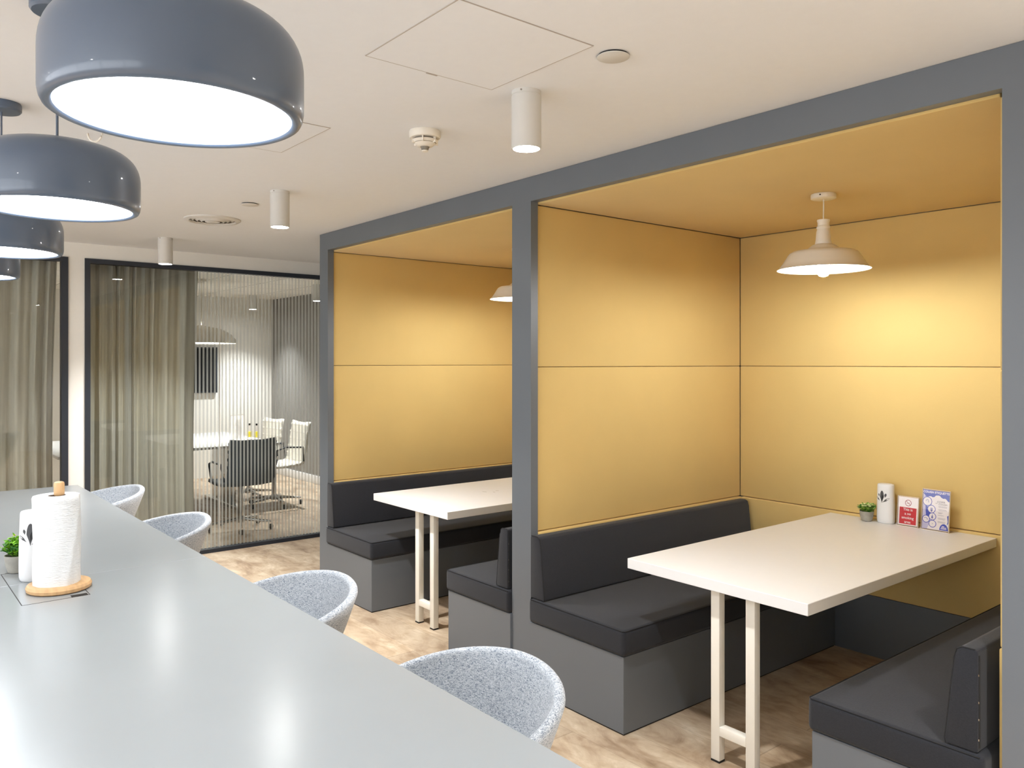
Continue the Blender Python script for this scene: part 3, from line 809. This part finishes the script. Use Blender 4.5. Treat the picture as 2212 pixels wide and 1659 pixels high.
TX = lambda R, x, y, z: R @ Vector((x, y, z))
# small no-smoking sign
t, cd, R = stand((-1.934, 4.215, .7505), 0, .100, .144, 'small sign stand reading This is a no smoking area')
TILT = math.radians(6)
on_card(R, MB().box(-.043, .043, -.0023, -.00195, .012, .098), 'red_panel', M['red'], cd)
on_card(R, ring(0, .121, .0135, .0165, -.0023), 'prohibition_ring', M['red_dk'], cd)
on_card(R, MB().box(-.0152, .0152, -.0023, -.00195, -.0012, .0012, Matrix.Translation((0, 0, .121)) @ Matrix.Rotation(PI / 4, 4, 'Y')), 'prohibition_bar', M['red_dk'], cd)
on_card(R, merge(MB().box(-.009, .006, -.0022, -.00195, -.0014, .0008, Matrix.Translation((0, 0, .120))), MB().box(.0068, .009, -.0022, -.00195, -.0014, .0008, Matrix.Translation((0, 0, .120))), MB().box(.006, .007, -.0022, -.00195, .002, .006, Matrix.Translation((0, 0, .120)))), 'cigarette_symbol', M['red_dk'], cd)
for i, s in enumerate(('This is', 'a no', 'smoking', 'area')):
    text(s, .0185, M['w_paper'], cd, TX(R, 0, -.0026, .0865 - .0212 * i), (PI / 2 - TILT, 0, 0), bold=.00028, ext=.0001)
# larger poster
t, cd, R = stand((-1.795, 4.210, .7505), math.radians(-3), .130, .196, 'larger sign stand with the blue and white COUGH ETIQUETTE poster')
w, h0, h = .130, .006, .196
top = h0 + h
wave = [(-w / 2, top), (-w / 2, top - .020), (-.058, top - .026), (-.052, top - .034), (-.044, top - .036), (-.036, top - .032), (-.026, top - .031), (-.018, top - .035), (-.010, top - .033), (-.002, top - .024), (.010, top - .022), (.018, top - .024), (.024, top - .031), (.034, top - .036), (.044, top - .034), (.052, top - .040), (.058, top - .047), (w / 2, top - .050), (w / 2, top)]
on_card(R, MB().prism(wave, 'y', -.0023, -.00195), 'blue_header', M['blue'], cd)
lil = [(-w / 2, top - .021), (-.052, top - .034), (-.036, top - .034), (-.022, top - .045), (-.020, h0 + .10), (-.028, h0 + .03), (-.04, h0), (-w / 2, h0)]
on_card(R, MB().prism(lil, 'y', -.0021, -.00195), 'lilac_field', M['lilac'], cd)
on_card(R, MB().prism([(-.052, h0 + .118), (-.030, h0 + .105), (-.026, h0 + .075), (-.034, h0 + .052), (-.046, h0 + .058), (-.050, h0 + .09)], 'y', -.00215, -.00195), 'blue_swirl', M['blue'], cd)
circ = [(-.043, h0 + .138, .0235), (-.021, h0 + .101, .0205), (-.015, h0 + .065, .0190), (-.046, h0 + .049, .0190), (-.013, h0 + .029, .0190)]
on_card(R, merge(*[disc_xz(x, z, r - .001, -.0024, .0002) for x, z, r in circ]), 'picture_roundels', M['w_paper'], cd)
on_card(R, merge(*[ring(x, z, r - .003, r, -.0026, y2=.0003) for x, z, r in circ]), 'roundel_rings', M['blue'], cd)
ic = MB()
ic.tube([(-.050, -.0027, h0 + .138), (-.046, -.0027, h0 + .147), (-.041, -.0027, h0 + .148), (-.037, -.0027, h0 + .139), (-.037, -.0027, h0 + .132)], .0009, 6)
for x in (-.025, -.021, -.017): ic.tube([(x, -.0027, h0 + .098), (x * .98, -.0027, h0 + .108)], .0012, 6)
ic.prism([(-.026, h0 + .098), (-.015, h0 + .098), (-.018, h0 + .088), (-.023, h0 + .088)], 'y', -.0027, -.0024)
ic.prism([(-.019, h0 + .068), (-.012, h0 + .068), (-.011, h0 + .055), (-.020, h0 + .055)], 'y', -.0027, -.0024); ic.prism([(-.017, h0 + .068), (-.014, h0 + .068), (-.0145, h0 + .075), (-.0165, h0 + .075)], 'y', -.0027, -.0024)
ic.tube([(-.056, -.0027, h0 + .053), (-.048, -.0027, h0 + .056), (-.040, -.0027, h0 + .052), (-.039, -.0027, h0 + .045)], .0012, 6)
ic.prism([(-.038, h0 + .037), (-.034, h0 + .037), (-.036, h0 + .034)], 'y', -.0027, -.0024); ic.prism([(-.015, h0 + .031), (-.011, h0 + .031), (-.013, h0 + .027)], 'y', -.0027, -.0024)
on_card(R, ic, 'hand_pictograms', M['motif_lt'] if False else mat('slate_blue_print', srgb(120, 124, 190), .7), cd)
ln = MB()
for z, a, b in ((.119, .012, .055), (.114, .014, .055), (.103, .012, .052), (.098, .014, .056), (.087, .012, .036), (.083, .014, .030), (.074, .012, .040), (.060, .012, .050), (.055, .014, .046), (.043, .012, .050), (.038, .013, .049)):
    ln.box(a, b, -.0022, -.00195, h0 + z, h0 + z + .0026)
on_card(R, ln, 'small_print_lines', M['grey_print'], cd)
on_card(R, MB().prism([(.057, h0 + .075), (w / 2 - .001, h0 + .080), (w / 2 - .001, h0 + .040), (.0575, h0 + .030), (.061, h0 + .05)], 'y', -.0022, -.00195), 'blue_side_mark', M['blue'], cd)
bad = [(.022 + .0215 - .0215 * math.cos(PI * i / 16), h0 + .003 + .032 * math.sin(PI * i / 16)) for i in range(17)]
on_card(R, MB().prism(bad, 'y', -.0022, -.00195), 'blue_badge', M['blue'], cd)
on_card(R, merge(MB().box(.028, .057, -.0025, -.0022, h0 + .009, h0 + .012), MB().box(.031, .056, -.0025, -.0022, h0 + .015, h0 + .018), MB().box(.034, .046, -.0025, -.0022, h0 + .021, h0 + .024)), 'badge_lines', M['w_paper'], cd)
text('COUGH ETIQUETTE', .0148, M['w_paper'], cd, TX(R, 0, -.0026, top - .0105), (PI / 2 - TILT, 0, 0), bold=.0004, ext=.0001, sx=.97)
text('COVER', .0125, M['ink'], cd, TX(R, .025, -.0024, h0 + .141), (PI / 2 - TILT, 0, 0), ext=.0001)
text('your', .006, M['ink'], cd, TX(R, .003, -.0024, h0 + .134), (PI / 2 - TILT, 0, 0), ext=.0001)
text('COUGH', .0115, M['ink'], cd, TX(R, .034, -.0024, h0 + .130), (PI / 2 - TILT, 0, 0), ext=.0001)

# ------------------------------------------------------------------ meeting room behind the glass
t = thing('conference_table', 'white conference table seen through the striped glass', 'table', (-9.1, 2.45, 0))
MB().box(-.85, .85, -1.05, 1.05, .715, .742).build('tabletop', M['white_lam'], t, bevel=.004, seg=2)
for sy in (-.7, .75):
    MB().box(-.30, .30, sy - .03, sy + .03, .04, .715).build('pedestal', M['chrome'], t, bevel=.004)
    MB().box(-.55, .55, sy - .04, sy + .04, .0, .04).build('foot', M['chrome'], t, bevel=.004)
MB().box(-.25, -.05, -.1, .0, .742, .746).build('cable_port', M['black'], t)
def office_chair(loc, rz, label, seat_m, low=True):
    t = thing('office_chair', label, 'office chair', loc, rz, group='chairs round the conference table')
    # faces +X locally ... back at -X
    W = .23; hz = .88 if low else .92
    pts = []
    mb = MB(); n = 26; vs = []
    path = []
    for i in range(n + 1):
        s = i / n
        if s < .45: u = s / .45; path.append((.22 - .42 * u, .455 - .015 * math.sin(u * PI)))
        elif s < .6: u = (s - .45) / .15; a = u * PI / 2.3; path.append((-.20 - .06 * math.sin(a), .455 + .06 * (1 - math.cos(a))))
        else: u = (s - .6) / .4; path.append((-.258 - .07 * u, .50 + (hz - .50) * u))
    rib = []
    for i, (x, z) in enumerate(path):
        for j, y in enumerate((-W, -W * .5, 0, W * .5, W)):
            vs.append((x, y * (1 - .06 * (i / n)), z + (.012 if j in (0, 4) else 0)))
    fs = [(i * 5 + j, i * 5 + j + 1, (i + 1) * 5 + j + 1, (i + 1) * 5 + j) for i in range(n) for j in range(4)]
    so = mb.add(vs, fs).build('seat_shell', seat_m, t, angle=60)
    md = so.modifiers.new('pad', 'SOLIDIFY'); md.thickness = .03; md.offset = 0
    r_ = MB()
    for i in range(1, n, 2):
        x, z = path[i]
        r_.tube([(x + .006, -W * .98, z + .010), (x + .006, W * .98, z + .010)], .016, 8)
    r_.build('ribbed_padding', seat_m, t)
    for sy in (-1, 1):
        MB().tube([(-.24, sy * (W + .01), .50), (-.22, sy * (W + .04), .66), (-.02, sy * (W + .045), .67), (.08, sy * (W + .04), .64), (.10, sy * (W + .01), .46)], .011, 8).build('armrest', M['black'], t)
    MB().tube([(0, 0, .44), (0, 0, .10)], .025, 14).build('gas_stem', M['chrome'], t)
    MB().lathe([(.04, .07), (.045, .10), (.03, .13)], 20).build('hub', M['chrome'], t)
    for q in range(5):
        a = q * 2 * PI / 5 + .3; c, s = math.cos(a), math.sin(a)
        f_ = MB().tube([(.03 * c, .03 * s, .10), (.29 * c, .29 * s, .075)], [.018, .011], 10).build('base_arm', M['chrome'], t)
        MB().lathe([(.024, -.011), (.026, 0), (.024, .011)], 16, m=Matrix.Translation((.29 * c, .29 * s, .0265)) @ Matrix.Rotation(a + 1.2, 4, 'Z') @ Matrix.Rotation(PI / 2, 4, 'X')).build('caster', M['black_rub'], f_)
    return t
A_ = 'slate grey office chair with its back to the striped glass'
c0 = office_chair((-7.62, 2.84, 0), PI, A_, M['mesh'])
c1 = office_chair((-8.64, 3.60, 0), -PI / 2, 'white ribbed office chair at the table end beside the booth frame', M['white_leather'], False)
dup(c1, (-9.27, 3.55, 0), -PI / 2 + .1, 'white ribbed office chair at the table end, farther from the booth frame')
dup(c0, (-7.75, 2.02, 0), PI * .86, 'office chair beside the curtain edge, partly hidden')
t = thing('wall_screen', 'black wall screen on the meeting room wall at the curtain edge', 'screen', (-11.3, 3.15, 1.18))
MB().box(0.002, .05, -.72, .72, 0, .63).build('screen_body', M['black'], t, bevel=.004)
MB().box(.0502, .052, -.70, .70, .02, .61).build('display_panel', M['screen'], t, smooth=False)
# white pendant over the table
t = thing('meeting_pendant', 'wide white dome pendant over the conference table, behind the glass', 'pendant lamp', (-9.0, 2.92, ZC))
z0 = 1.81 - ZC
MB().lathe([(.365, z0), (.37, z0 + .004), (.355, z0 + .05), (.30, z0 + .11), (.20, z0 + .16), (.05, z0 + .19), (.02, z0 + .2), (.04, z0 + .185), (.19, z0 + .152), (.29, z0 + .10), (.345, z0 + .045), (.36, z0)], 72, cap0=False, cap1=False).build('shade', M['white_enamel'], t)
MB().lathe([(.34, z0 + .012), (.34, z0 + .014)], 64).build('diffuser', E_MEET, t)
MB().tube([(0, 0, z0 + .19), (0, 0, -.02)], .004).build('cable', M['white_enamel'], t)
MB().lathe([(.06, 0), (.06, -.025)], 32).build('ceiling_canopy', M['white_enamel'], t)
# things on the table
t = thing('table_sign', 'clear upright sign holder with a printed sheet on the conference table', 'sign stand', (-8.48, 3.13, .7425), math.radians(-60))
MB().box(-.11, .11, -.002, .002, .0, .30).build('acrylic_holder', M['acrylic'], t, smooth=False)
sh = MB().box(-.10, .10, -.004, -.0025, .01, .29).build('printed_sheet', M['thin_sheet'], t, smooth=False)
lines = MB()
for q in range(12): lines.box(-.06 if q % 3 else -.08, .05 - .01 * (q % 4), -.0045, -.0041, .05 + q * .017, .056 + q * .017)
lines.build('print_lines', M['grey_print'], sh, smooth=False)
MB().box(-.11, .11, -.04, .04, 0, .003).build('foot', M['acrylic'], t, smooth=False)
for x, y, l in ((-8.76, 3.37, 'clear bottle with yellow contents, left one of the pair on the conference table'), (-8.69, 3.42, 'clear bottle with yellow contents, right one of the pair on the conference table')):
    t = thing('bottle', l, 'bottle', (x, y, .742), group='bottles on the conference table')
    MB().lathe([(.026, 0), (.028, .01), (.028, .09), (.012, .13), (.012, .16)], 20).build('glass_body', M['acrylic'], t)
    MB().lathe([(.024, .03), (.024, .09)], 20).build('yellow_band', M['yellow'], t)
    MB().lathe([(.013, .16), (.013, .18)], 16).build('stopper', M['black_rub'], t)
t = thing('conference_phone', 'small dark conference phone on the white conference table', 'phone', (-9.45, 2.75, .742))
MB().lathe([(.08, 0), (.07, .025), (.03, .035)], 6).build('body', M['black'], t, bevel=.004)
MB().lathe([(.022, .035), (.02, .04)], 20).build('dial_pad', M['grille'], t)
